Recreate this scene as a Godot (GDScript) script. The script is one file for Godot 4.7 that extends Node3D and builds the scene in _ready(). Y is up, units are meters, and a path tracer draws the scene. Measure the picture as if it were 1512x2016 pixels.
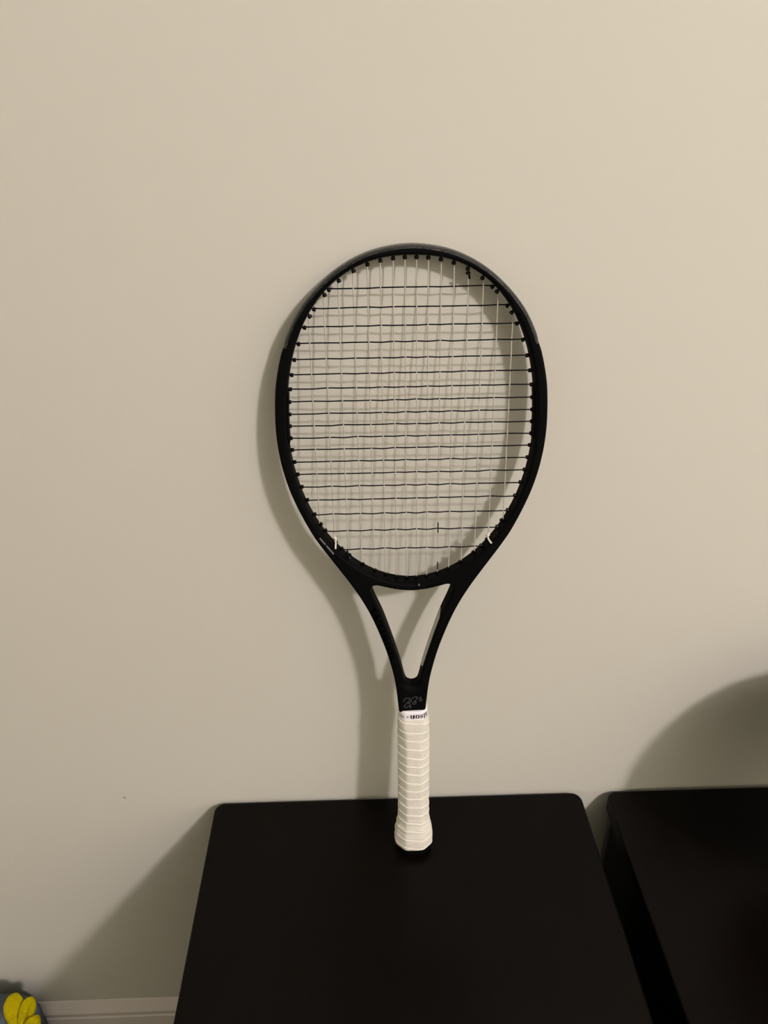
extends Node3D

const T := 0.555          # height of the two dark tables
const H := 0.01075        # half thickness of the racket frame
const LAMP := Vector3(1.585, 2.868, 2.4)
const CEIL := 2.945

var mat := {}

# ---------------------------------------------------------------- helpers
func put(called: String, mesh: Mesh, m: Material, parent: Node) -> MeshInstance3D:
	var o := MeshInstance3D.new()
	o.name = called
	o.mesh = mesh
	o.material_override = m
	o.cast_shadow = GeometryInstance3D.SHADOW_CASTING_SETTING_ON
	parent.add_child(o, true)
	return o

func thing(called: String, label: String, category: String, at := Vector3.ZERO) -> Node3D:
	var o := Node3D.new()
	o.name = called
	o.position = at
	o.set_meta("label", label)
	o.set_meta("category", category)
	add_child(o, true)
	return o

func struct(called: String, label: String, category: String, mesh: Mesh, m: Material) -> MeshInstance3D:
	var o := put(called, mesh, m, self)
	o.set_meta("kind", "structure")
	o.set_meta("label", label)
	o.set_meta("category", category)
	return o

func start() -> SurfaceTool:
	var st := SurfaceTool.new()
	st.begin(Mesh.PRIMITIVE_TRIANGLES)
	return st

# one triangle with its own normals, wound so that its front looks along them
func tri(st: SurfaceTool, a: Vector3, b: Vector3, c: Vector3, na: Vector3, nb: Vector3, nc: Vector3) -> void:
	var g := (c - a).cross(b - a)
	if g.length_squared() < 1e-18:
		return
	if g.dot(na + nb + nc) < 0.0:
		var t := b; b = c; c = t
		t = nb; nb = nc; nc = t
	st.set_normal(na); st.add_vertex(a)
	st.set_normal(nb); st.add_vertex(b)
	st.set_normal(nc); st.add_vertex(c)

func quad(st: SurfaceTool, a: Vector3, b: Vector3, c: Vector3, d: Vector3, na: Vector3, nb: Vector3, nc: Vector3, nd: Vector3) -> void:
	tri(st, a, b, c, na, nb, nc)
	tri(st, a, c, d, na, nc, nd)

# skin over rows of points; normals come from the surface itself, pointing away from each row's middle
func skin(st: SurfaceTool, rows: Array, cap_first := true, cap_last := true) -> void:
	var n: int = rows[0].size()
	var mids := []
	for r in rows:
		var m := Vector3.ZERO
		for v in r: m += v
		mids.append(m / n)
	var nor := []
	var vote := 0.0
	for j in rows.size():
		var row: PackedVector3Array = PackedVector3Array()
		for i in n:
			var du: Vector3 = rows[j][(i + 1) % n] - rows[j][(i + n - 1) % n]
			var dv: Vector3 = rows[mini(j + 1, rows.size() - 1)][i] - rows[maxi(j - 1, 0)][i]
			var g := du.cross(dv).normalized()
			if g.length_squared() < 0.5: g = Vector3.ZERO
			row.append(g)
			var w: Vector3 = rows[j][i] - mids[j]
			vote += g.dot(w) * du.length() * dv.length()
		nor.append(row)
	if vote < 0.0:
		for j in nor.size():
			var flip: PackedVector3Array = nor[j]
			for i in flip.size(): flip[i] = -flip[i]
			nor[j] = flip
	for j in rows.size() - 1:
		for i in n:
			var k := (i + 1) % n
			quad(st, rows[j][i], rows[j][k], rows[j + 1][k], rows[j + 1][i], nor[j][i], nor[j][k], nor[j + 1][k], nor[j + 1][i])
	for e in 2:
		if (e == 0 and not cap_first) or (e == 1 and not cap_last): continue
		var j := 0 if e == 0 else rows.size() - 1
		var j2 := 1 if e == 0 else rows.size() - 2
		var out: Vector3 = (mids[j] - mids[j2]).normalized()
		for i in n:
			tri(st, mids[j], rows[j][i], rows[j][(i + 1) % n], out, out, out)

func tube(st: SurfaceTool, pts: PackedVector3Array, r: float, sides := 6) -> void:
	var rows := []
	for j in pts.size():
		var d := (pts[mini(j + 1, pts.size() - 1)] - pts[maxi(j - 1, 0)]).normalized()
		var u := d.cross(Vector3(0.3, 0.2, 0.93)).normalized()
		var v := d.cross(u).normalized()
		var row := PackedVector3Array()
		for i in sides:
			var a := TAU * i / sides
			row.append(pts[j] + (u * cos(a) + v * sin(a)) * r)
		rows.append(row)
	skin(st, rows)

func lathe(st: SurfaceTool, prof: Array, sides := 48, at := Vector3.ZERO) -> void:
	var rows := []
	for q in prof:
		var row := PackedVector3Array()
		for i in sides:
			var a := TAU * i / sides
			row.append(at + Vector3(cos(a) * maxf(q.x, 0.00005), q.y, sin(a) * maxf(q.x, 0.00005)))
		rows.append(row)
	skin(st, rows)

# box with its twelve edges chamfered
func box(st: SurfaceTool, lo: Vector3, hi: Vector3, b := 0.0015) -> void:
	var c := (lo + hi) / 2.0
	var h := (hi - lo) / 2.0
	b = minf(b, h[h.min_axis_index()] * 0.9)
	for ax in 3:
		var u := (ax + 1) % 3
		var v := (ax + 2) % 3
		for s in [-1.0, 1.0]:
			var n := Vector3.ZERO
			n[ax] = s
			var q := []
			for k in [[-1, -1], [1, -1], [1, 1], [-1, 1]]:
				var p := Vector3.ZERO
				p[ax] = s * h[ax]; p[u] = k[0] * (h[u] - b); p[v] = k[1] * (h[v] - b)
				q.append(c + p)
			quad(st, q[0], q[1], q[2], q[3], n, n, n, n)
			for s2 in [-1.0, 1.0]:      # the edge between faces ax and u
				var m := Vector3.ZERO
				m[ax] = s; m[u] = s2
				var e := []
				for k in [[0, -1], [0, 1], [1, 1], [1, -1]]:
					var p := Vector3.ZERO
					p[ax] = s * (h[ax] - (b if k[0] == 1 else 0.0))
					p[u] = s2 * (h[u] - (b if k[0] == 0 else 0.0))
					p[v] = k[1] * (h[v] - b)
					e.append(c + p)
				m = m.normalized()
				quad(st, e[0], e[1], e[2], e[3], m, m, m, m)
	for sx in [-1.0, 1.0]:
		for sy in [-1.0, 1.0]:
			for sz in [-1.0, 1.0]:
				var s := Vector3(sx, sy, sz)
				var m := s.normalized()
				tri(st, c + s * Vector3(h.x, h.y - b, h.z - b), c + s * Vector3(h.x - b, h.y, h.z - b), c + s * Vector3(h.x - b, h.y - b, h.z), m, m, m)

func boxmesh(lo: Vector3, hi: Vector3, b := 0.0015) -> ArrayMesh:
	var st := start()
	box(st, lo, hi, b)
	return st.commit()

func catmull(p: PackedVector2Array, steps: int) -> PackedVector2Array:
	var out := PackedVector2Array()
	for i in range(1, p.size() - 2):
		for k in steps:
			out.append(p[i].cubic_interpolate(p[i + 1], p[i - 1], p[i + 2], float(k) / steps))
	out.append(p[p.size() - 2])
	return out

func noise_tex(freq: float, seed_: int, lo: Color, hi: Color, size := 512, octaves := 4) -> NoiseTexture2D:
	var n := FastNoiseLite.new()
	n.seed = seed_
	n.frequency = freq
	n.fractal_octaves = octaves
	var t := NoiseTexture2D.new()
	t.width = size; t.height = size
	t.seamless = true
	t.noise = n
	var g := Gradient.new()
	g.set_color(0, lo); g.set_color(1, hi)
	t.color_ramp = g
	return t

func bump_tex(freq: float, seed_: int, strength: float, size := 512, octaves := 4) -> NoiseTexture2D:
	var n := FastNoiseLite.new()
	n.seed = seed_
	n.frequency = freq
	n.fractal_octaves = octaves
	var t := NoiseTexture2D.new()
	t.width = size; t.height = size
	t.seamless = true
	t.as_normal_map = true
	t.bump_strength = strength
	t.noise = n
	return t

func plain(c: Color, rough := 0.6, spec := 0.5, metal := 0.0) -> StandardMaterial3D:
	var m := StandardMaterial3D.new()
	m.albedo_color = c
	m.roughness = rough
	m.metallic_specular = spec
	m.metallic = metal
	return m

func triplanar(m: StandardMaterial3D, scale_: float) -> void:
	m.uv1_triplanar = true
	m.uv1_scale = Vector3.ONE * scale_

func make_materials() -> void:
	var w := plain(Color(0.80, 0.798, 0.736), 0.75, 0.3)
	w.normal_enabled = true
	w.normal_texture = bump_tex(0.05, 3, 2.0)
	w.normal_scale = 0.05
	triplanar(w, 5.0)
	w.uv1_world_triplanar = true
	mat.wall = w
	mat.trim = plain(Color(0.86, 0.84, 0.80), 0.5, 0.4)
	mat.ceiling = plain(Color(0.95, 0.945, 0.92), 0.9, 0.2)
	var c := plain(Color(1, 1, 1), 0.95, 0.1)
	c.albedo_texture = noise_tex(0.08, 5, Color(0.20, 0.16, 0.12), Color(0.29, 0.24, 0.18))
	triplanar(c, 3.0)
	mat.carpet = c
	var e := plain(Color(1, 1, 1), 0.32, 0.23)
	e.albedo_texture = noise_tex(0.012, 8, Color(0.030, 0.019, 0.013), Color(0.042, 0.028, 0.020))
	e.uv1_triplanar = true
	e.uv1_scale = Vector3(4.0, 4.0, 0.7)
	mat.espresso = e
	mat.steel = plain(Color(0.62, 0.60, 0.57), 0.35, 0.5, 1.0)
	mat.frame = plain(Color(0.036, 0.040, 0.039), 0.6, 0.13)
	mat.gloss = plain(Color(0.006, 0.006, 0.007), 0.12, 0.08)
	var g := plain(Color(1, 1, 1), 0.17, 0.5)
	g.albedo_texture = noise_tex(0.012, 21, Color(0.045, 0.055, 0.052), Color(0.13, 0.142, 0.132))
	g.normal_enabled = true
	g.normal_texture = bump_tex(0.03, 22, 14.0)
	g.normal_scale = 0.75
	mat.guard = g
	mat.peg = plain(Color(0.025, 0.025, 0.027), 0.25, 0.3)
	mat.white_string = plain(Color(0.71, 0.70, 0.635), 0.45, 0.4)
	mat.black_string = plain(Color(0.030, 0.018, 0.024), 0.4, 0.2)
	mat.knot = plain(Color(0.90, 0.87, 0.80), 0.5, 0.4)
	var t := plain(Color(0.875, 0.868, 0.805), 0.85, 0.25)
	t.normal_enabled = true
	t.normal_texture = bump_tex(0.06, 31, 3.0)
	t.normal_scale = 0.25
	triplanar(t, 25.0)
	mat.tape = t
	mat.band = plain(Color(0.97, 0.96, 0.96), 0.35, 0.5)
	mat.ink = plain(Color(0.015, 0.015, 0.015), 0.5, 0.4)
	mat.white_print = plain(Color(0.80, 0.80, 0.78), 0.5, 0.4)
	mat.grey_print = plain(Color(0.50, 0.49, 0.47), 0.5, 0.4)
	mat.dim_print = plain(Color(0.22, 0.22, 0.22), 0.5, 0.4)
	mat.sticker = plain(Color(0.80, 0.785, 0.74), 0.3, 0.5)
	mat.stain = plain(Color(0.16, 0.14, 0.12), 0.5, 0.4)
	var y := plain(Color(1, 1, 1), 0.9, 0.2)
	y.albedo_texture = noise_tex(0.03, 41, Color(0.62, 0.565, 0.01), Color(0.72, 0.665, 0.03))
	triplanar(y, 14.0)
	mat.yellow = y
	var b := plain(Color(1, 1, 1), 0.95, 0.15)
	b.albedo_texture = noise_tex(0.04, 42, Color(0.30, 0.34, 0.38), Color(0.42, 0.45, 0.49))
	triplanar(b, 9.0)
	mat.blue = b
	mat.pot = plain(Color(0.11, 0.055, 0.035), 0.45, 0.3)
	var lampm := plain(Color(0.95, 0.93, 0.88), 0.5)
	lampm.emission_enabled = true
	lampm.emission = Color(1.0, 0.949, 0.976)
	lampm.emission_energy_multiplier = 3.0
	mat.lamp_glass = lampm

# ---------------------------------------------------------------- the room
func build_room() -> void:
	var x0 := -2.0
	var x1 := 2.8
	var z1 := 3.8
	var k := 0.12
	struct("floor", "dark brown carpeted floor, hidden below the dark tables", "floor", boxmesh(Vector3(x0 - k, -k, -k), Vector3(x1 + k, 0, z1 + k), 0.0), mat.carpet)
	struct("ceiling", "plain off-white ceiling above the frame", "ceiling", boxmesh(Vector3(x0 - k, CEIL, -k), Vector3(x1 + k, CEIL + k, z1 + k), 0.0), mat.ceiling)
	var wb := struct("wall_back", "plain beige painted wall that the racket leans on", "wall", boxmesh(Vector3(x0 - k, 0, -k), Vector3(x1 + k, CEIL, 0), 0.0), mat.wall)
	struct("wall_left", "plain beige wall off to the left of the racket", "wall", boxmesh(Vector3(x0 - k, 0, 0), Vector3(x0, CEIL, z1), 0.0), mat.wall)
	struct("wall_right", "plain beige wall off to the right of the tables", "wall", boxmesh(Vector3(x1, 0, 0), Vector3(x1 + k, CEIL, z1), 0.0), mat.wall)
	struct("wall_front", "plain beige wall behind the viewer, facing the racket", "wall", boxmesh(Vector3(x0 - k, 0, z1), Vector3(x1 + k, CEIL, z1 + k), 0.0), mat.wall)
	var ms := start()
	tube(ms, PackedVector3Array([Vector3(-0.3275, T + 0.0092, 0.0), Vector3(-0.3243, T + 0.0075, 0.0002)]), 0.0004)
	put("scuff_mark", ms.commit(), mat.stain, wb)
	# baseboard: a moulded profile drawn along the wall
	var prof := [Vector2(0, 0.1235), Vector2(0.0012, 0.1230), Vector2(0.0022, 0.1215), Vector2(0.0100, 0.1062), Vector2(0.0105, 0.1045), Vector2(0.0103, 0.1030), Vector2(0.0084, 0.0948), Vector2(0.0086, 0.0940),
		Vector2(0.0100, 0.0934), Vector2(0.0106, 0.0926), Vector2(0.0108, 0.0914), Vector2(0.0104, 0.0900), Vector2(0.0095, 0.088), Vector2(0.0095, 0.0), Vector2(0, 0)]
	struct("baseboard_back", "pale moulded baseboard along the foot of the beige wall", "baseboard", profile_run(prof, x0, x1), mat.trim)

func profile_run(prof: Array, xa: float, xb: float) -> ArrayMesh:
	var st := start()
	for i in prof.size() - 1:
		var a: Vector2 = prof[i]
		var b: Vector2 = prof[i + 1]
		var d := (b - a).normalized()
		var n := Vector3(0, d.x, -d.y)       # profile runs from the wall over the top and down
		quad(st, Vector3(xa, a.y, a.x), Vector3(xb, a.y, a.x), Vector3(xb, b.y, b.x), Vector3(xa, b.y, b.x), n, n, n, n)
	for x in [xa, xb]:
		var n := Vector3(-1 if x == xa else 1, 0, 0)
		for i in prof.size() - 1:
			tri(st, Vector3(x, 0, 0), Vector3(x, prof[i].y, prof[i].x), Vector3(x, prof[i + 1].y, prof[i + 1].x), n, n, n)
	return st.commit()

func build_lamp() -> void:
	var o := thing("ceiling_lamp", "round white flush-mounted dome lamp lit on the ceiling, above the frame", "lamp", Vector3(LAMP.x, CEIL, LAMP.z))
	var st := start()
	lathe(st, [Vector2(0, 0), Vector2(0.15, 0), Vector2(0.155, -0.004), Vector2(0.155, -0.022), Vector2(0.150, -0.026), Vector2(0, -0.026)], 64)
	put("mounting_ring", st.commit(), mat.trim, o)
	st = start()
	var pr := []
	for i in 17:
		var a := PI / 2 * i / 16
		pr.append(Vector2(0.142 * cos(a), -0.027 - 0.19 * sin(a)))
	lathe(st, pr, 64)
	put("glass_dome", st.commit(), mat.lamp_glass, o)
	st = start()
	lathe(st, [Vector2(0, -0.216), Vector2(0.009, -0.217), Vector2(0.010, -0.222), Vector2(0.006, -0.229), Vector2(0, -0.231)], 24)
	put("finial", st.commit(), mat.steel, o)

# ---------------------------------------------------------------- the tables
# plate with rounded corners seen from above and softened rims
func plate(x0: float, x1: float, y0: float, y1: float, z0: float, z1: float, r: float, b: float) -> ArrayMesh:
	var loop := []
	for c in [[x1 - r, z1 - r, 0.0], [x0 + r, z1 - r, PI / 2], [x0 + r, z0 + r, PI], [x1 - r, z0 + r, PI * 1.5]]:
		for k in 9:
			var a: float = c[2] + PI / 2 * k / 8
			loop.append([Vector2(c[0], c[1]) + Vector2(cos(a), sin(a)) * r, Vector2(cos(a), sin(a))])
	var st := start()
	var lv := []
	for k in 5:
		var a := -PI / 2 + PI / 2 * k / 4
		lv.append([b * (1 - cos(a)), y0 + b + b * sin(a), cos(a), sin(a)])
	for k in 5:
		var a := PI / 2 * k / 4
		lv.append([b * (1 - cos(a)), y1 - b + b * sin(a), cos(a), sin(a)])
	var n := loop.size()
	for j in lv.size() - 1:
		for i in n:
			var q := []
			for e in [[i, j], [(i + 1) % n, j], [(i + 1) % n, j + 1], [i, j + 1]]:
				var p: Vector2 = loop[e[0]][0] - loop[e[0]][1] * lv[e[1]][0]
				var d: Vector2 = loop[e[0]][1] * lv[e[1]][2]
				q.append(Vector3(p.x, lv[e[1]][1], p.y))
				q.append(Vector3(d.x, lv[e[1]][3], d.y))
			quad(st, q[0], q[2], q[4], q[6], q[1], q[3], q[5], q[7])
	var mid := Vector2((x0 + x1) / 2, (z0 + z1) / 2)
	for s in [[y0, -1.0], [y1, 1.0]]:
		var nn := Vector3(0, s[1], 0)
		for i in n:
			var p: Vector2 = loop[i][0] - loop[i][1] * b
			var q: Vector2 = loop[(i + 1) % n][0] - loop[(i + 1) % n][1] * b
			tri(st, Vector3(mid.x, s[0], mid.y), Vector3(p.x, s[0], p.y), Vector3(q.x, s[0], q.y), nn, nn, nn)
	return st.commit()

func nightstand(label: String, xa: float, xb: float) -> Node3D:
	var w := xb - xa
	var o := thing("nightstand", label, "nightstand", Vector3((xa + xb) / 2, 0, 0.0055))
	var h := w / 2
	var d := 0.40
	var dm: Material = mat.espresso
	o.set_meta("group", "dark brown nightstands standing side by side")
	put("table_top", plate(-h, h, T - 0.022, T, 0, d, 0.013, 0.003), dm, o)
	for s in [-1.0, 1.0]:
		var xo: float = s * (h - 0.010)
		var xi: float = s * (h - 0.028)
		put("side_panel", boxmesh(Vector3(minf(xo, xi), 0.06, 0.012), Vector3(maxf(xo, xi), T - 0.022, d - 0.03)), dm, o)
		for z in [0.014, d - 0.072]:
			var lo := Vector3(minf(s * (h - 0.012), s * (h - 0.052)), 0, z)
			put("foot", boxmesh(lo, lo + Vector3(0.04, 0.06, 0.04)), dm, o)
	put("back_panel", boxmesh(Vector3(-h + 0.028, 0.06, 0.012), Vector3(h - 0.028, T - 0.022, 0.024)), dm, o)
	put("bottom_panel", boxmesh(Vector3(-h + 0.028, 0.06, 0.024), Vector3(h - 0.028, 0.078, d - 0.034)), dm, o)
	for k in 2:
		var y0 := 0.064 + 0.234 * k
		var dr := put("drawer", boxmesh(Vector3(-h + 0.012, y0, d - 0.029), Vector3(h - 0.012, y0 + 0.230, d - 0.010), 0.002), dm, o)
		var st := start()
		lathe(st, [Vector2(0.0, 0.0), Vector2(0.006, 0.0), Vector2(0.005, 0.010), Vector2(0.012, 0.016), Vector2(0.014, 0.021), Vector2(0.011, 0.026), Vector2(0, 0.028)], 24)
		var kn := put("knob", st.commit(), mat.steel, dr)
		kn.position = Vector3(0, y0 + 0.115, d - 0.010)
		kn.rotation.x = PI / 2
	return o

# ---------------------------------------------------------------- the racket
var outer := PackedVector2Array()     # right half, from the tip down to the shaft end
var hoop := PackedVector2Array()      # right half of the string opening, from its bottom up to its top
var throat := PackedVector2Array()    # right half of the opening between the arms, from its top down
const HOOP_Y := 0.518
const HOOP_A := 0.1152
const HOOP_B := 0.1575

func hoop_point(a: float, grow := 0.0) -> Vector2:
	# the opening is fuller at the tip than near the bridge
	var s := sin(a)
	var c := cos(a)
	var n := 2.3 if s > 0 else 1.95
	return Vector2(signf(c) * pow(absf(c), 2.0 / n) * (HOOP_A + grow), HOOP_Y + signf(s) * pow(absf(s), 2.0 / n) * (HOOP_B + grow))

func hoop_height(x: float, up: bool, grow := 0.0) -> float:
	var n := 2.3 if up else 1.95
	return HOOP_Y + (1.0 if up else -1.0) * (HOOP_B + grow) * pow(maxf(0.0, 1.0 - pow(absf(x) / (HOOP_A + grow), n)), 1.0 / n)

func hoop_reach(y: float, grow := 0.0) -> float:
	var n := 2.3 if y > HOOP_Y else 1.95
	return (HOOP_A + grow) * pow(maxf(0.0, 1.0 - pow(absf(y - HOOP_Y) / (HOOP_B + grow), n)), 1.0 / n)

func hoop_normal(p: Vector2) -> Vector2:      # from the frame into the opening
	var n := 2.3 if p.y > HOOP_Y else 1.95
	var v := p - Vector2(0, HOOP_Y)
	return -Vector2(signf(v.x) * pow(absf(v.x) / HOOP_A, n - 1) / HOOP_A, signf(v.y) * pow(absf(v.y) / HOOP_B, n - 1) / HOOP_B).normalized()

func make_outlines() -> void:
	var w := [[683.7, -13.5], [684.6, 0], [683.7, 13.5], [680.5, 30.8], [674.2, 48.1], [664.6, 65], [653.0, 79.3], [639.9, 91.9], [626.7, 101.6], [612.6, 109], [600, 113.9], [587, 117.9], [573, 121.3], [559, 123.7], [539, 125.3], [519.6, 125.6], [500, 124.2], [479.5, 120.8],
		[458.8, 115.2], [437.8, 107.2], [416.2, 97.2], [400, 87.6], [382, 75.8], [358, 60.3], [335, 47.6], [312, 37.8], [285, 28.6], [264, 23.0], [246, 19.2], [229, 16.9], [214, 15.5], [208, 15.0], [203, 14.5], [198, 14.3]]
	var p := PackedVector2Array()
	for q in w: p.append(Vector2(q[1], q[0]) * 0.001)
	outer = catmull(p, 5)
	outer[0].x = 0
	for i in 81:
		hoop.append(hoop_point(-PI / 2 + PI * i / 80))
	hoop[0].x = 0
	hoop[80].x = 0
	var t := [[-9.5, 353.2], [0, 352.5], [9.5, 353.2], [18.5, 354.7], [28.5, 357.3], [34.5, 358.9], [38.2, 358.7], [40.6, 357.0], [41.4, 354.3], [40.4, 349.6], [36.9, 339.6], [29.8, 321.8], [23.8, 303], [17.5, 281.5], [11.8, 260.5], [9.2, 248.5], [7.8, 242.6], [5.2, 237.8], [0, 235.6], [-5.2, 237.8]]
	p = PackedVector2Array()
	for q in t: p.append(Vector2(q[0], q[1]) * 0.001)
	throat = catmull(p, 4)
	throat[0].x = 0
	throat[throat.size() - 1].x = 0

func loop_normals(l: PackedVector2Array, side: float) -> PackedVector2Array:
	var out := PackedVector2Array()
	for i in l.size():
		var d: Vector2
		if i == 0: d = Vector2(signf(l[1].x - l[0].x), 0)
		elif i == l.size() - 1 and l[i].x == 0: d = Vector2(signf(l[i].x - l[i - 1].x), 0)
		else: d = (l[mini(i + 1, l.size() - 1)] - l[i - 1]).normalized()
		out.append(Vector2(-d.y, d.x) * side)
	return out

# how far the rounded rim reaches in, and how deep, at a point of a loop
func rim(p: Vector2, which: int) -> Vector2:
	var t := smoothstep(0.575, 0.645, p.y)
	var inset := lerpf(0.0033, 0.0028, t)
	var deep := lerpf(0.0045, 0.0075, t)
	if which == 2:
		inset = 0.0024
		deep = 0.0034
		var s := 1.0 - smoothstep(0.2358, 0.2445, p.y)
		inset = lerpf(inset, 0.009, s)
		deep = lerpf(deep, 0.0075, s)
	if which == 1:
		var s := 1.0 - smoothstep(0.362, 0.40, p.y)
		deep = lerpf(deep, 0.004, s)
	return Vector2(inset, deep)

func frame_mesh() -> ArrayMesh:
	var st := start()
	var on := loop_normals(outer, 1.0)
	if on[10].x < 0: on = loop_normals(outer, -1.0)
	for i in outer.size():                   # room for the bumper guard
		outer[i] -= on[i] * 0.0008 * smoothstep(0.592, 0.606, outer[i].y)
	var hn := PackedVector2Array()
	for q in hoop: hn.append(hoop_normal(q))
	var tn := loop_normals(throat, 1.0)
	if tn[0].y > 0: tn = loop_normals(throat, -1.0)      # bridge above: out of the material is down
	var loops := [[outer, on], [hoop, hn], [throat, tn]]
	var edge := [PackedVector2Array(), PackedVector2Array(), PackedVector2Array()]
	for li in 3:
		var l: PackedVector2Array = loops[li][0]
		var nn: PackedVector2Array = loops[li][1]
		var rings := []
		for i in l.size():
			var r := rim(l[i], li)
			edge[li].append(l[i] - nn[i] * r.x)
			var ring := []
			for k in 14:
				var front := k >= 7
				var ph := PI / 2 * (k - 7) / 6.0 if front else PI / 2 * (6 - k) / 6.0
				var u := r.x * (1.0 - cos(ph))
				var z := (H - r.y + r.y * sin(ph)) * (1.0 if front else -1.0)
				var p := l[i] - nn[i] * u
				var nv := Vector3(nn[i].x * cos(ph) / r.x, nn[i].y * cos(ph) / r.x, (1.0 if front else -1.0) * sin(ph) / r.y).normalized()
				ring.append([Vector3(p.x, p.y, z), nv])
			rings.append(ring)
		for i in l.size() - 1:
			for k in 13:
				var a = rings[i][k]; var b = rings[i + 1][k]; var c = rings[i + 1][k + 1]; var d = rings[i][k + 1]
				quad(st, a[0], b[0], c[0], d[0], a[1], b[1], c[1], d[1])
				var f := Vector3(-1, 1, 1)
				quad(st, a[0] * f, b[0] * f, c[0] * f, d[0] * f, a[1] * f, b[1] * f, c[1] * f, d[1] * f)
	# flat front and back: right half as one polygon, mirrored
	var poly := PackedVector2Array()
	for q in edge[0]: poly.append(q)
	poly.append(Vector2(0, outer[outer.size() - 1].y))
	for i in range(edge[2].size() - 1, -1, -1): poly.append(edge[2][i])
	for q in edge[1]: poly.append(q)
	var idx := Geometry2D.triangulate_polygon(poly)
	if idx.is_empty(): push_error("frame face not triangulated")
	for i in range(0, idx.size(), 3):
		for s in [-1.0, 1.0]:
			for m in [-1.0, 1.0]:
				var v := []
				for k in 3: v.append(Vector3(poly[idx[i + k]].x * m, poly[idx[i + k]].y, s * H))
				tri(st, v[0], v[1], v[2], Vector3(0, 0, s), Vector3(0, 0, s), Vector3(0, 0, s))
	return st.commit()

func guard_mesh() -> ArrayMesh:
	# plastic strip wrapped over the outside of the tip: a thin shell that follows the frame
	var on := loop_normals(outer, 1.0)
	if on[10].x < 0: on = loop_normals(outer, -1.0)
	var path := []
	for i in range(outer.size() - 1, 0, -1):
		if outer[i].y > 0.598: path.append([outer[i] * Vector2(-1, 1), on[i] * Vector2(-1, 1)])
	for i in outer.size():
		if outer[i].y > 0.598: path.append([outer[i], on[i]])
	var st := start()
	var rows := []
	var run := 0.0
	for j in path.size():
		if j > 0: run += (path[j][0] as Vector2).distance_to(path[j - 1][0])
		var e := smoothstep(-0.5, 2.5, float(mini(j, path.size() - 1 - j)))
		var r := rim(path[j][0], 0)
		var th := lerpf(0.00005, 0.0009, e)
		var row := []
		for k in 23:
			var f := (k - 11) / 11.0
			var ph: float = 0.0
			var z := 0.0
			if absf(f) < 0.3: z = f / 0.3 * (H - r.y)
			else:
				ph = (absf(f) - 0.3) / 0.7 * 1.47 * signf(f)
				z = signf(f) * (H - r.y) + r.y * sin(ph)
			var lip := sqrt(maxf(0.0, 1.0 - pow(absf(f), 10.0)))
			var nn := Vector2(cos(ph) / r.x, sin(ph) / r.y).normalized()
			var u := r.x * (1.0 - cos(ph)) - nn.x * (th * lip - 0.00005)
			z += nn.y * (th * lip - 0.00005)
			var p: Vector2 = path[j][0] - path[j][1] * u
			row.append([Vector3(p.x, p.y, z), Vector3(path[j][1].x * nn.x, path[j][1].y * nn.x, nn.y), Vector2(run * 9.0, (f + 1.0) * 0.6)])
		rows.append(row)
	for j in rows.size() - 1:
		for k in 22:
			var a = rows[j][k]; var b = rows[j + 1][k]; var c = rows[j + 1][k + 1]; var d = rows[j][k + 1]
			for t in [[a, b, c], [a, c, d]]:
				var g: Vector3 = (t[2][0] - t[0][0]).cross(t[1][0] - t[0][0])
				var o := [0, 1, 2] if g.dot(t[0][1]) >= 0 else [0, 2, 1]
				for m in o:
					st.set_normal(t[m][1]); st.set_uv(t[m][2]); st.add_vertex(t[m][0])
	st.generate_tangents()
	return st.commit()

func side_strip_mesh(side: float) -> ArrayMesh:
	# raised pad of the grommet strip half way up the hoop
	var rows := []
	for j in 25:
		var y := lerpf(0.5035, 0.5625, j / 24.0)
		var e := minf(1.0, minf(j, 24 - j) / 3.0)
		var x := hoop_reach(y) + 0.0006
		var row := PackedVector3Array()
		for k in [[0.0, -0.0062], [1.0, -0.0054], [1.0, 0.0054], [0.0, 0.0062]]:
			row.append(Vector3(side * (x - k[0] * 0.0021 * e), y, k[1]))
		rows.append(row)
	var st := start()
	skin(st, rows)
	return st.commit()

func zsurf(q: float, half: float) -> float:
	# front face height at q from the middle of a bar of this half width
	var inset := 0.0033
	var u := absf(q) - (half - inset)
	if u <= 0: return H
	return H - 0.0045 + 0.0045 * sqrt(maxf(0.0, 1.0 - pow(u / inset, 2)))

# lettering: the flat text mesh is bent by `where` (text x, y -> point and normal)
func lettering(text: String, serif: bool, size_m: float, where: Callable, bold := true, heavy := false) -> ArrayMesh:
	var f := SystemFont.new()
	f.font_names = PackedStringArray(["Droid Serif" if serif else "Droid Sans"])
	f.font_weight = 700 if bold else 400
	var fv := FontVariation.new()
	fv.base_font = f
	fv.variation_embolden = 0.3 if heavy else 0.0
	var tm := TextMesh.new()
	tm.text = text
	tm.font = fv
	tm.font_size = 64
	tm.pixel_size = 1.0 / 64.0
	tm.depth = 0.0
	tm.curve_step = 1.0
	tm.horizontal_alignment = HORIZONTAL_ALIGNMENT_LEFT
	tm.vertical_alignment = VERTICAL_ALIGNMENT_BOTTOM
	var a := tm.get_mesh_arrays() if tm.get_surface_count() == 0 else tm.surface_get_arrays(0)
	var vs: PackedVector3Array = a[Mesh.ARRAY_VERTEX]
	var idx = a[Mesh.ARRAY_INDEX]
	var st := start()
	var n: int = idx.size() if idx != null else vs.size()
	for i in range(0, n, 3):
		var p := []
		for k in 3:
			var v: Vector3 = vs[idx[i + k]] if idx != null else vs[i + k]
			p.append(where.call(v.x * size_m, v.y * size_m))
		tri(st, p[0][0], p[1][0], p[2][0], p[0][1], p[1][1], p[2][1])
	return st.commit()

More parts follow.
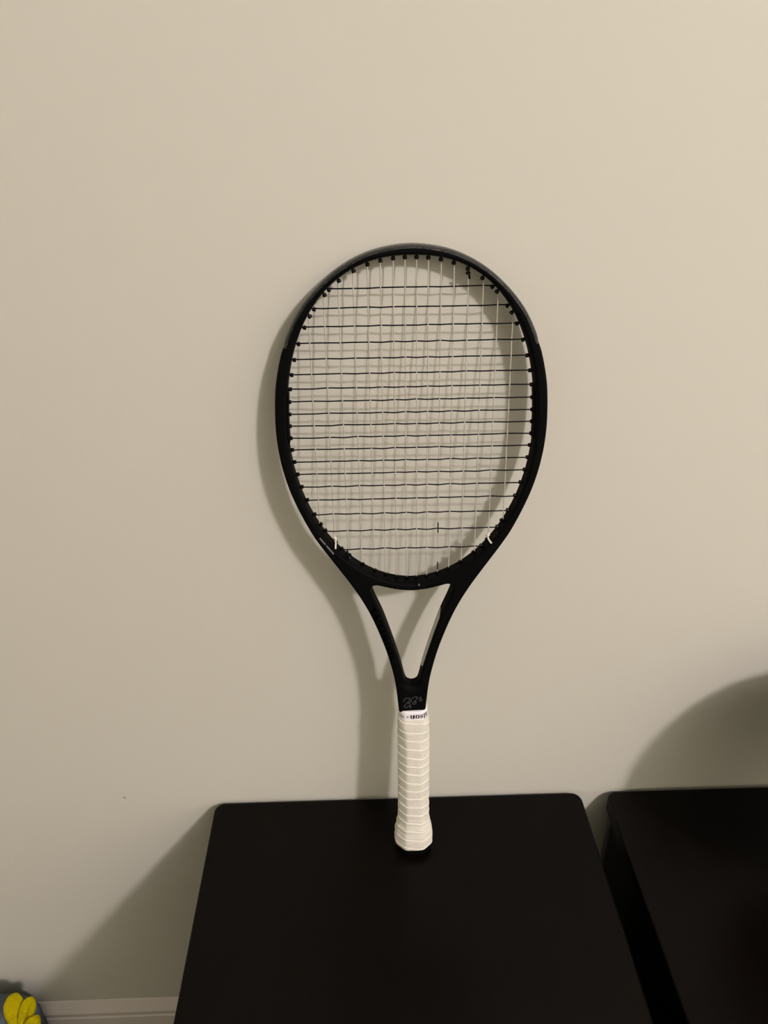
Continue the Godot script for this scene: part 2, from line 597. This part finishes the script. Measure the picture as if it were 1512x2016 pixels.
func peg(p: Vector2, dir: Vector2) -> ArrayMesh:
	var st := start()
	var d := Vector3(dir.x, dir.y, 0)
	var side := d.cross(Vector3.BACK).normalized()
	var rows := []
	for q in [[-0.002, 0.0009], [0.00085, 0.0009], [0.0009, 0.0018], [0.0012, 0.0019], [0.0032, 0.0019], [0.0037, 0.00175], [0.0039, 0.0012]]:
		var row := PackedVector3Array()
		for i in 12:
			var a := TAU * i / 12
			row.append(Vector3(p.x, p.y, 0) + d * q[0] + (side * cos(a) + Vector3.BACK * sin(a)) * q[1])
		rows.append(row)
	skin(st, rows)
	return st.commit()

const MAIN_X := [5.05, 15.2, 26.3, 37.6, 50.05, 63.2, 76.4, 90.4]
const CROSS_Y := [648.4, 631.8, 615.9, 601.4, 587.1, 573.3, 560.1, 548.1, 536.3, 524.9, 513.1, 501.5, 489.3, 476.7, 463.7, 449.8, 434.4, 416.6, 396.1]

func build_strings(o: Node3D) -> void:
	var xs := []
	for i in 8: xs.append(-MAIN_X[7 - i] * 0.001)
	for i in 8: xs.append(MAIN_X[i] * 0.001)
	var ys := []
	for y in CROSS_Y: ys.append(y * 0.001)
	var rng := RandomNumberGenerator.new()
	rng.seed = 11
	var drift := []
	for j in 19:
		var d := [0.0]
		for i in 16: d.append(rng.randf_range(-0.00028, 0.00028))
		d.append(0.0)
		drift.append(d)
	# long strings; the photograph shows them in front where row + column is odd
	for i in 16:
		var x: float = xs[i]
		var lo := hoop_height(x, false, -0.001)
		var hi := hoop_height(x, true, -0.001)
		var pts := PackedVector3Array()
		var ks := [[lo, 0.0]]
		for j in range(18, -1, -1):
			if absf(x) < hoop_reach(ys[j], -0.002):
				ks.append([ys[j] + drift[j][i + 1], 0.00062 * (1.0 if (i + j) % 2 == 1 else -1.0)])
		ks.append([hi, 0.0])
		for k in ks.size() - 1:
			for s in 4:
				var t := s / 4.0
				pts.append(Vector3(x, lerpf(ks[k][0], ks[k + 1][0], t), lerpf(ks[k][1], ks[k + 1][1], t * t * (3 - 2 * t))))
		pts.append(Vector3(x, hi, 0))
		var st := start()
		tube(st, pts, 0.00059, 8)
		put("main_string", st.commit(), mat.white_string, o)
		for up in [true, false]:
			var p := Vector2(x, hoop_height(x, up))
			var dir := (hoop_normal(p) * 0.62 + Vector2(0, -1 if up else 1) * 0.38).normalized()
			put("grommet", peg(p, dir), mat.peg, o)
	for j in 19:
		var y: float = ys[j]
		var r := hoop_reach(y, -0.001)
		var pts := PackedVector3Array()
		var ks := [[-r, 0.0, y]]
		for i in 16:
			if absf(xs[i]) < r - 0.002:
				ks.append([xs[i], -0.00062 * (1.0 if (i + j) % 2 == 1 else -1.0), y + drift[j][i + 1]])
		ks.append([r, 0.0, y])
		for k in ks.size() - 1:
			for s in 4:
				var t := s / 4.0
				var u := t * t * (3 - 2 * t)
				pts.append(Vector3(lerpf(ks[k][0], ks[k + 1][0], t), lerpf(ks[k][2], ks[k + 1][2], u), lerpf(ks[k][1], ks[k + 1][1], u)))
		pts.append(Vector3(r, y, 0))
		var st := start()
		tube(st, pts, 0.00059, 8)
		put("cross_string", st.commit(), mat.black_string, o)
		for s in [-1.0, 1.0]:
			var p := Vector2(s * hoop_reach(y), y)
			var dir := (hoop_normal(p) * 0.62 + Vector2(-s, 0) * 0.38).normalized()
			put("grommet", peg(p, dir), mat.peg, o)
	# a dark scuff on one long string
	var sm := start()
	tube(sm, PackedVector3Array([Vector3(0.0263, 0.4105, 0.0002), Vector3(0.0263, 0.4166, 0.0007), Vector3(0.0263, 0.4235, 0.0002)]), 0.00068, 8)
	put("dark_stain", sm.commit(), mat.stain, o)
	sm = start()
	tube(sm, PackedVector3Array([Vector3(0.0263, 0.371, 0.0), Vector3(0.0263, 0.380, 0.0)]), 0.00067, 8)
	put("dark_stain", sm.commit(), mat.stain, o)
	# tied-off ends
	knot(o, mat.knot, "white knot with a cut tail", [Vector3(-0.0765, 0.4115, 0.001), Vector3(-0.0755, 0.4098, 0.0035), Vector3(-0.0748, 0.4085, 0.0085), Vector3(-0.0749, 0.406, 0.0118), Vector3(-0.0751, 0.4028, 0.0122)], 0.00095)
	knot(o, mat.knot, "white knot with a cut tail", [Vector3(0.0768, 0.4115, 0.001), Vector3(0.0755, 0.4098, 0.0035), Vector3(0.0749, 0.4092, 0.0090), Vector3(0.0762, 0.4075, 0.0119), Vector3(0.0780, 0.4052, 0.0122)], 0.00095)
	knot(o, mat.peg, "", [Vector3(0.0478, 0.6592, 0.003), Vector3(0.0492, 0.6598, 0.0042), Vector3(0.0500, 0.6588, 0.0042), Vector3(0.0504, 0.6570, 0.0038), Vector3(0.0507, 0.6548, 0.0034)], 0.0010)
	knot(o, mat.peg, "", [Vector3(-0.0640, 0.3965, 0.004), Vector3(-0.0634, 0.3948, 0.0085), Vector3(-0.0626, 0.3932, 0.0118), Vector3(-0.0610, 0.3915, 0.0122)], 0.0010)

func knot(o: Node3D, m: Material, label: String, p: Array, r: float) -> void:
	var st := start()
	var pts := PackedVector3Array()
	for i in p.size() - 1:
		for k in 4: pts.append(p[i].lerp(p[i + 1], k / 4.0))
	pts.append(p[p.size() - 1])
	tube(st, pts, r, 8)
	var c: Vector3 = p[1]
	var ring := PackedVector3Array()
	for k in 17:
		var a := TAU * k / 16
		ring.append(c + Vector3(cos(a) * 0.0014, sin(a) * 0.0009, sin(a) * 0.0011))
	tube(st, ring, r * 0.9, 6)
	var n := put("string_knot", st.commit(), m, o)
	if label: n.set_meta("label", label)

# eight-sided handle section, softened at its corners
func octagon(ax: float, az: float, a: float, flat := 0.47) -> Vector2:
	var u := Vector2(cos(a), sin(a))
	var dd := (ax * flat + az) * 0.7071
	var s := pow(absf(u.x) / ax, 18.0) + pow(absf(u.y) / az, 18.0)
	for k in [1.0, -1.0]:
		s += pow(absf(u.x * k + u.y) * 0.7071 / dd, 18.0)
	return u * pow(s, -1.0 / 18.0)

func handle_half(y: float) -> float:
	var ks := [[0.0, 20.6], [5.0, 21.4], [16.0, 22.1], [27.0, 21.4], [35.0, 19.9], [45.0, 18.1], [54.0, 17.6], [90.0, 17.5], [130.0, 17.4], [165.0, 17.3], [185.0, 16.9], [190.0, 16.6], [196.0, 16.0]]
	for i in ks.size() - 1:
		if y * 1000 <= ks[i + 1][0]:
			var t: float = smoothstep(ks[i][0], ks[i + 1][0], y * 1000)
			return lerpf(ks[i][1], ks[i + 1][1], t) * 0.001
	return 0.016

const SKEW := 0.0016      # the handle sits a hair to the right of the hoop's axis

func tape_mesh() -> ArrayMesh:
	var n1 := FastNoiseLite.new()
	n1.seed = 5
	n1.frequency = 1.0
	n1.fractal_octaves = 2
	var rows := []
	var y_lo := 0.0090
	var y_hi := 0.1945
	var ny := 420
	var na := 112
	var pitch := 0.0118
	for j in ny + 1:
		var y := lerpf(y_lo, y_hi, float(j) / ny)
		var hx := handle_half(y)
		var row := PackedVector3Array()
		for i in na:
			var a := TAU * i / na
			var q := octagon(hx, hx * 0.86, a, lerpf(0.47, 0.66, smoothstep(0.165, 0.188, y)))
			# wraps climb towards the right on the front; every turn lies over the one above it
			var yy := y - 0.0008 * sin(a * 3.0 + y * 60.0) * 0.4
			var ph := fposmod((y_hi - 0.004 - yy) / pitch + fposmod(0.25 * TAU - a, TAU) / TAU * -1.0 + 0.14 * n1.get_noise_1d(y * 30.0), 1.0)
			var stp := smoothstep(0.0, 0.06, ph) * (1.0 - ph)          # out quickly below the overlap, then back in slowly
			var b := 0.00062 * stp + 0.00016 * exp(-pow((ph - 0.07) / 0.035, 2))
			b -= 0.00022 * exp(-pow((ph - 0.56 - 0.1 * n1.get_noise_1d(y * 90.0)) / 0.03, 2)) * smoothstep(-0.1, 0.3, n1.get_noise_2d(cos(a) * 1.5 + y * 200.0, sin(a) * 1.5))
			# creases pulled along the tape
			b += 0.00017 * n1.get_noise_3d(cos(a) * 1.3, (y + 0.0019 * a) * 420.0, sin(a) * 1.3)
			b += 0.00016 * n1.get_noise_3d(cos(a) * 3.0 + 9.0, (y + 0.0019 * a) * 190.0, sin(a) * 3.0)
			var f := q.normalized() * b
			var e := 1.0
			if j < 3: e = 0.94 + 0.02 * j
			row.append(Vector3(SKEW + (q.x + f.x) * e, y, (q.y + f.y) * e))
		rows.append(row)
	var st := start()
	skin(st, rows)
	return st.commit()

func band_point(s: float, y: float, out: float) -> Array:
	# s runs along the band, 0 in the middle of the front
	var hx := 0.0158
	var hz := 0.0140
	var per := 0.0
	var last := octagon(hx, hz, PI / 2, 0.62)
	var sg := signf(s) if s != 0 else 1.0
	var step := 0.02
	var a := PI / 2
	while per < absf(s):
		a -= step * sg
		var q := octagon(hx, hz, a, 0.62)
		per += q.distance_to(last)
		last = q
	var q2 := octagon(hx, hz, a + 0.01, 0.62)
	var q1 := octagon(hx, hz, a - 0.01, 0.62)
	var t := (q1 - q2).normalized()
	var n := Vector2(-t.y, t.x)
	if n.dot(last) < 0: n = -n
	last += n * out
	return [Vector3(SKEW * 0.6 + last.x, y, last.y), Vector3(n.x, 0, n.y)]

func build_racket() -> void:
	make_outlines()
	var o := thing("tennis_racket", "black tennis racket with white taped handle leaning on the wall", "racket", Vector3(0.0358, T + 0.0002, 0.0766))
	o.basis = Basis(Vector3.BACK, deg_to_rad(0.5186)) * Basis(Vector3.RIGHT, deg_to_rad(-5.48)) * Basis(Vector3.UP, deg_to_rad(-0.9126))
	var fr := put("frame", frame_mesh(), mat.frame, o)
	var gd := put("bumper_guard", guard_mesh(), mat.guard, o)
	gd.set_meta("label", "scuffed grey-black bumper guard over the tip")
	for s in [-1.0, 1.0]: put("grommet_strip", side_strip_mesh(s), mat.frame, o)
	build_strings(o)
	# handle: cap, tape, printed band
	var st := start()
	var rows := []
	for q in [[0.0, 0.72], [0.0006, 0.86], [0.0022, 0.95], [0.006, 0.965], [0.015, 0.96]]:
		var row := PackedVector3Array()
		for i in 64:
			var v: Vector2 = octagon(0.0222, 0.0190, TAU * i / 64) * q[1]
			row.append(Vector3(SKEW + v.x, q[0], v.y))
		rows.append(row)
	skin(st, rows)
	put("butt_cap", st.commit(), mat.frame, o)
	put("grip_tape", tape_mesh(), mat.tape, o)
	st = start()
	rows = []
	for q in [[0.1880, -0.0012], [0.1915, 0.0], [0.2040, 0.0], [0.2049, -0.0004], [0.2053, -0.0012], [0.2056, -0.0046]]:
		var row := PackedVector3Array()
		for i in 96:
			var v: Vector2 = octagon(0.0158 + q[1], 0.0140 + q[1], TAU * i / 96, 0.62)
			row.append(Vector3(SKEW * 0.6 + v.x, q[0] + 0.035 * v.x, v.y))
		rows.append(row)
	skin(st, rows)
	var bd := put("finishing_band", st.commit(), mat.band, o)
	bd.set_meta("label", "glossy white printed band at the top of the handle")
	# print on the band stands on its head: text runs to the left, its top points down
	var big := func(x: float, y: float) -> Array: return band_point(0.0256 - x, 0.2036 - y + 0.035 * (0.0256 - x), 0.00012)
	put("band_lettering", lettering("Wilson", true, 0.0082, big, true, true), mat.ink, bd)
	var reg := func(x: float, y: float) -> Array: return band_point(-0.0047 - x, 0.2013 - y, 0.00012)
	put("band_lettering", lettering("\u00ae", false, 0.0034, reg), mat.dim_print, bd)
	var pro := func(x: float, y: float) -> Array: return band_point(-0.0096 - x, 0.2022 - y, 0.00012)
	put("band_lettering", lettering("PRO", false, 0.0049, pro, false), mat.ink, bd)
	# small name along the lower left of the hoop
	var a0 := Vector2(-0.0904, 0.4137)
	var dir := (Vector2(-0.0770, 0.3953) - a0).normalized()
	var up := Vector2(-dir.y, dir.x)
	var nm := func(x: float, y: float) -> Array:
		var p := a0 + dir * x + up * (y - 0.0008)
		return [Vector3(p.x, p.y, H + 0.0001), Vector3.BACK]
	put("name_lettering", lettering("R O G E R   F E D E R E R", false, 0.00200, nm), mat.white_print, fr)
	var b0 := Vector2(0.0792, 0.4103)
	var bd2 := (Vector2(0.0835, 0.4165) - b0).normalized()
	var bu := Vector2(-bd2.y, bd2.x)
	var nm2 := func(x: float, y: float) -> Array:
		var p := b0 + bd2 * x + bu * (y - 0.0008)
		return [Vector3(p.x, p.y, H + 0.0001), Vector3.BACK]
	put("name_lettering", lettering("P R O  S T A F F", false, 0.00105, nm2), mat.dim_print, fr)
	# glossy black wordmark down the left arm
	var arm := func(x: float, y: float) -> Array:
		var yy := 0.3345 - x * 0.875
		var xo := edge_x(outer, yy)
		var xi := edge_x(throat, yy)
		var mid := -(xo + xi) / 2
		var tang := Vector2(-(edge_x(outer, yy - 0.004) + edge_x(throat, yy - 0.004)) / 2 - mid, -0.004).normalized()
		var nor := Vector2(-tang.y, tang.x)
		var q := (y - 0.0125) * 0.46 - 0.0006
		var p := Vector2(mid, yy) + nor * q
		return [Vector3(p.x, p.y, zsurf(q, (xo - xi) * 0.44) + 0.00045), Vector3.BACK]
	put("arm_lettering", lettering("Wilson", true, 0.0205, arm).duplicate(), mat.gloss, fr)
	# drawn signature above the band
	var sig := [[445, 255, 450, 215, 490, 180, 550, 165, 580, 175, 580, 210, 550, 260, 500, 310, 460, 350, 455, 385, 475, 402, 520, 400, 545, 370, 552, 345], [538, 300, 570, 295, 598, 335, 616, 400, 592, 395, 570, 362], [540, 298, 600, 272, 640, 238],
		[622, 240, 622, 208, 660, 170, 720, 147, 770, 145, 780, 162, 750, 210, 700, 260, 665, 290, 660, 316, 685, 326, 720, 315, 745, 290], [700, 265, 735, 262, 752, 290], [880, 160, 835, 167, 830, 200, 880, 207, 895, 225, 860, 246, 808, 246]]
	st = start()
	for s in sig:
		var ctrl := PackedVector2Array()
		for i in range(0, s.size(), 2):
			var dx: float = s[i] - 445.0
			var dy: float = s[i + 1] - 255.0
			ctrl.append(Vector2(-8.98 + dx * 0.04356 , 217.34 - dy * 0.0533) * 0.001)
		ctrl.insert(0, ctrl[0]); ctrl.append(ctrl[ctrl.size() - 1])
		var c := catmull(ctrl, 5)
		for i in c.size() - 1:
			var d := (c[i + 1] - c[i])
			if d.length() < 1e-6: continue
			var n := Vector2(-d.y, d.x).normalized() * 0.00016
			var z := H + 0.0001
			quad(st, Vector3(c[i].x + n.x, c[i].y + n.y, z), Vector3(c[i + 1].x + n.x, c[i + 1].y + n.y, z), Vector3(c[i + 1].x - n.x, c[i + 1].y - n.y, z), Vector3(c[i].x - n.x, c[i].y - n.y, z), Vector3.BACK, Vector3.BACK, Vector3.BACK, Vector3.BACK)
	put("signature", st.commit(), mat.grey_print, fr)
	put("paint_chip", boxmesh(Vector3(0.0068, 0.3578, H - 0.0012), Vector3(0.0074, 0.3604, H - 0.0002), 0.0001), mat.white_print, fr)
	# pale label on the inner face of the right arm
	st = start()
	var prev := []
	for i in 41:
		var y := lerpf(0.2545, 0.324, i / 40.0)
		var zf := clampf((y - 0.252) / 0.0072, 0.0, 1.0)
		var zb := clampf((0.3255 - y) / 0.0072, 0.0, 1.0)
		var za := lerpf(-0.0062, 0.0062, 1.0 - zf)
		var zc := lerpf(-0.0062, 0.0062, zb)
		za = -0.0062
		var x := edge_x(throat, y)
		var x2 := edge_x(throat, y + 0.001)
		var n := Vector3(-0.001, x2 - x, 0).normalized()
		var off := n * 0.00015
		var top_z := minf(zc, lerpf(-0.0062, 0.0062, zf))
		var cur := [Vector3(x, y, za) + off, Vector3(x, y, maxf(top_z, za + 0.0002)) + off, n]
		if i > 0: quad(st, prev[0], prev[1], cur[1], cur[0], prev[2], prev[2], n, n)
		prev = cur
	var lb := put("label_sticker", st.commit(), mat.sticker, fr)
	lb.set_meta("label", "pale grey label stuck inside the right arm")

func edge_x(l: PackedVector2Array, y: float) -> float:
	# outline half width at this height, searched from the lower end
	for i in range(l.size() - 2, -1, -1):
		var a := l[i]
		var b := l[i + 1]
		if (a.y - y) * (b.y - y) <= 0 and absf(a.y - b.y) > 1e-7:
			return lerpf(a.x, b.x, (y - a.y) / (b.y - a.y))
	return l[0].x

# ---------------------------------------------------------------- small things
func build_cloths() -> void:
	var n := FastNoiseLite.new()
	n.seed = 9
	n.frequency = 14.0
	n.fractal_octaves = 3
	var o := thing("fabric_bag", "slumped blue-grey fabric bag on the floor, left of the dark tables", "bag", Vector3(-0.578, 0, 0.056))
	var rows := []
	for j in 41:
		var t := j / 40.0
		var y := 0.1985 * sin(PI / 2 * t)
		var r := pow(maxf(0.0, 1.0 - pow(y / 0.1987, 24.0)), 1.0 / 5.0) * (0.9 + 0.1 * smoothstep(0.0, 0.03, y))
		var row := PackedVector3Array()
		for i in 64:
			var a := TAU * i / 64
			var c := Vector2(signf(cos(a)) * pow(absf(cos(a)), 0.5) * 0.081, signf(sin(a)) * pow(absf(sin(a)), 0.65) * 0.035) * r
			var w := n.get_noise_3d(c.x, y, c.y * 2.0) * 0.004
			c.x *= 0.88 + 0.12 * y / 0.1985
			c += c.normalized() * w * minf(1.0, r)
			row.append(Vector3(c.x, y * (1.0 - 0.9 * maxf(0.0, c.x - 0.035)), maxf(c.y, -0.039)))
		rows.append(row)
	var st := start()
	skin(st, rows)
	put("body", st.commit(), mat.blue, o)
	# yellow cloth lying over it, gathered into three folds
	var c2 := thing("yellow_cloth", "bright yellow cloth gathered in three folds on the blue-grey bag", "cloth", Vector3(-0.512, 0.195, 0.10))
	for q in [[Vector3(-0.507, 0.2055, 0.097), Vector3(-0.514, 0.2530, 0.061), 0.0145, 1], [Vector3(-0.502, 0.2075, 0.101), Vector3(-0.4885, 0.2505, 0.065), 0.0118, 2], [Vector3(-0.499, 0.2095, 0.108), Vector3(-0.4765, 0.2350, 0.082), 0.0115, 3]]:
		var pr := []
		var a: Vector3 = q[0] - c2.position
		var b: Vector3 = q[1] - c2.position
		var d := (b - a).normalized()
		var out := Vector3(0.35, 0.62, 0.70)                # towards the viewer
		var side := d.cross(out).normalized()
		out = side.cross(d).normalized()
		var len_ := (b - a).length()
		for j in 29:
			var t := j / 28.0
			var u := 1.0 - pow(1.0 - t, 1.6)
			var wd: float = q[2] * (0.22 + 0.78 * smoothstep(0.0, 0.8, u)) * sqrt(maxf(0.0002, 1.0 - pow(maxf(0.0, (u - 0.55) / 0.45), 2.4)))
			var row := PackedVector3Array()
			for i in 48:
				var an := TAU * i / 48
				var cx := cos(an)
				var cz := sin(an)
				var crease := 0.9 * exp(-pow((cx - 0.28) / 0.2, 2)) * smoothstep(0.95, 0.5, u) if cz > 0 and q[3] != 1 else 0.0
				var hump := 0.0062 * (0.6 + 0.4 * sin(PI * u)) * minf(1.0, wd / 0.006)
				var p := a + d * (len_ * u) + side * (cx * wd) + out * (cz * hump * (1.0 - crease))
				p += out * n.get_noise_3d(p.x * 4.0 + q[3], p.y * 4.0, p.z * 4.0) * 0.005
				row.append(p)
			pr.append(row)
		st = start()
		skin(st, pr)
		put("fold", st.commit(), mat.yellow, c2)

func build_pot() -> void:
	# stands on the right table just outside the frame; its rounded shadow falls on the wall
	var o := thing("round_pot", "round dark pot on the right table, casting the curved wall shadow", "pot", Vector3(0.523, T, 0.161))
	var st := start()
	var pr := [Vector2(0, 0), Vector2(0.060, 0), Vector2(0.062, 0.004), Vector2(0.058, 0.020), Vector2(0.036, 0.045), Vector2(0.034, 0.066)]
	for i in 29:
		var a := lerpf(-1.25, 1.30, i / 28.0)
		pr.append(Vector2(cos(a) * 0.110, 0.183 + sin(a) * 0.110))
	lathe(st, pr, 72)
	put("body", st.commit(), mat.pot, o)
	st = start()
	lathe(st, [Vector2(0.028, 0.286), Vector2(0.034, 0.289), Vector2(0.036, 0.294), Vector2(0.033, 0.297), Vector2(0.024, 0.295), Vector2(0.020, 0.288)], 48)
	put("rim", st.commit(), mat.pot, o)

func _ready() -> void:
	var cam := Camera3D.new()
	cam.name = "camera"
	cam.position = Vector3(-0.01595, T + 0.79781, 0.69859)
	cam.basis = Basis(Vector3.UP, deg_to_rad(-1.81506)) * Basis(Vector3.RIGHT, deg_to_rad(-28.729)) * Basis(Vector3.BACK, deg_to_rad(-0.27321))
	cam.fov = rad_to_deg(2.0 * atan(1008.0 / 1523.054))
	cam.near = 0.01
	cam.current = true
	add_child(cam)
	var env := Environment.new()
	env.background_mode = Environment.BG_COLOR
	env.background_color = Color(0.02, 0.02, 0.025)
	env.ambient_light_source = Environment.AMBIENT_SOURCE_DISABLED
	env.tonemap_mode = Environment.TONE_MAPPER_LINEAR
	env.tonemap_exposure = 1.0
	env.sdfgi_enabled = true
	env.ssao_enabled = true
	env.ssil_enabled = true
	var we := WorldEnvironment.new()
	we.name = "environment"
	we.environment = env
	add_child(we)
	var lamp := OmniLight3D.new()
	lamp.name = "ceiling_lamp_light"
	lamp.position = LAMP + Vector3(0, -0.03, 0)
	lamp.light_color = Color(1.0, 0.949, 0.976)
	lamp.light_energy = 6.25
	lamp.light_size = 0.11
	lamp.omni_range = 12.0
	lamp.omni_attenuation = 2.0
	lamp.shadow_enabled = true
	add_child(lamp)
	make_materials()
	build_room()
	build_lamp()
	nightstand("dark brown nightstand that the black racket stands on", -0.2105, 0.2575)
	nightstand("dark brown nightstand right of the one the racket stands on, cut off at right", 0.2906, 0.7586)
	build_racket()
	build_pot()
	build_cloths()
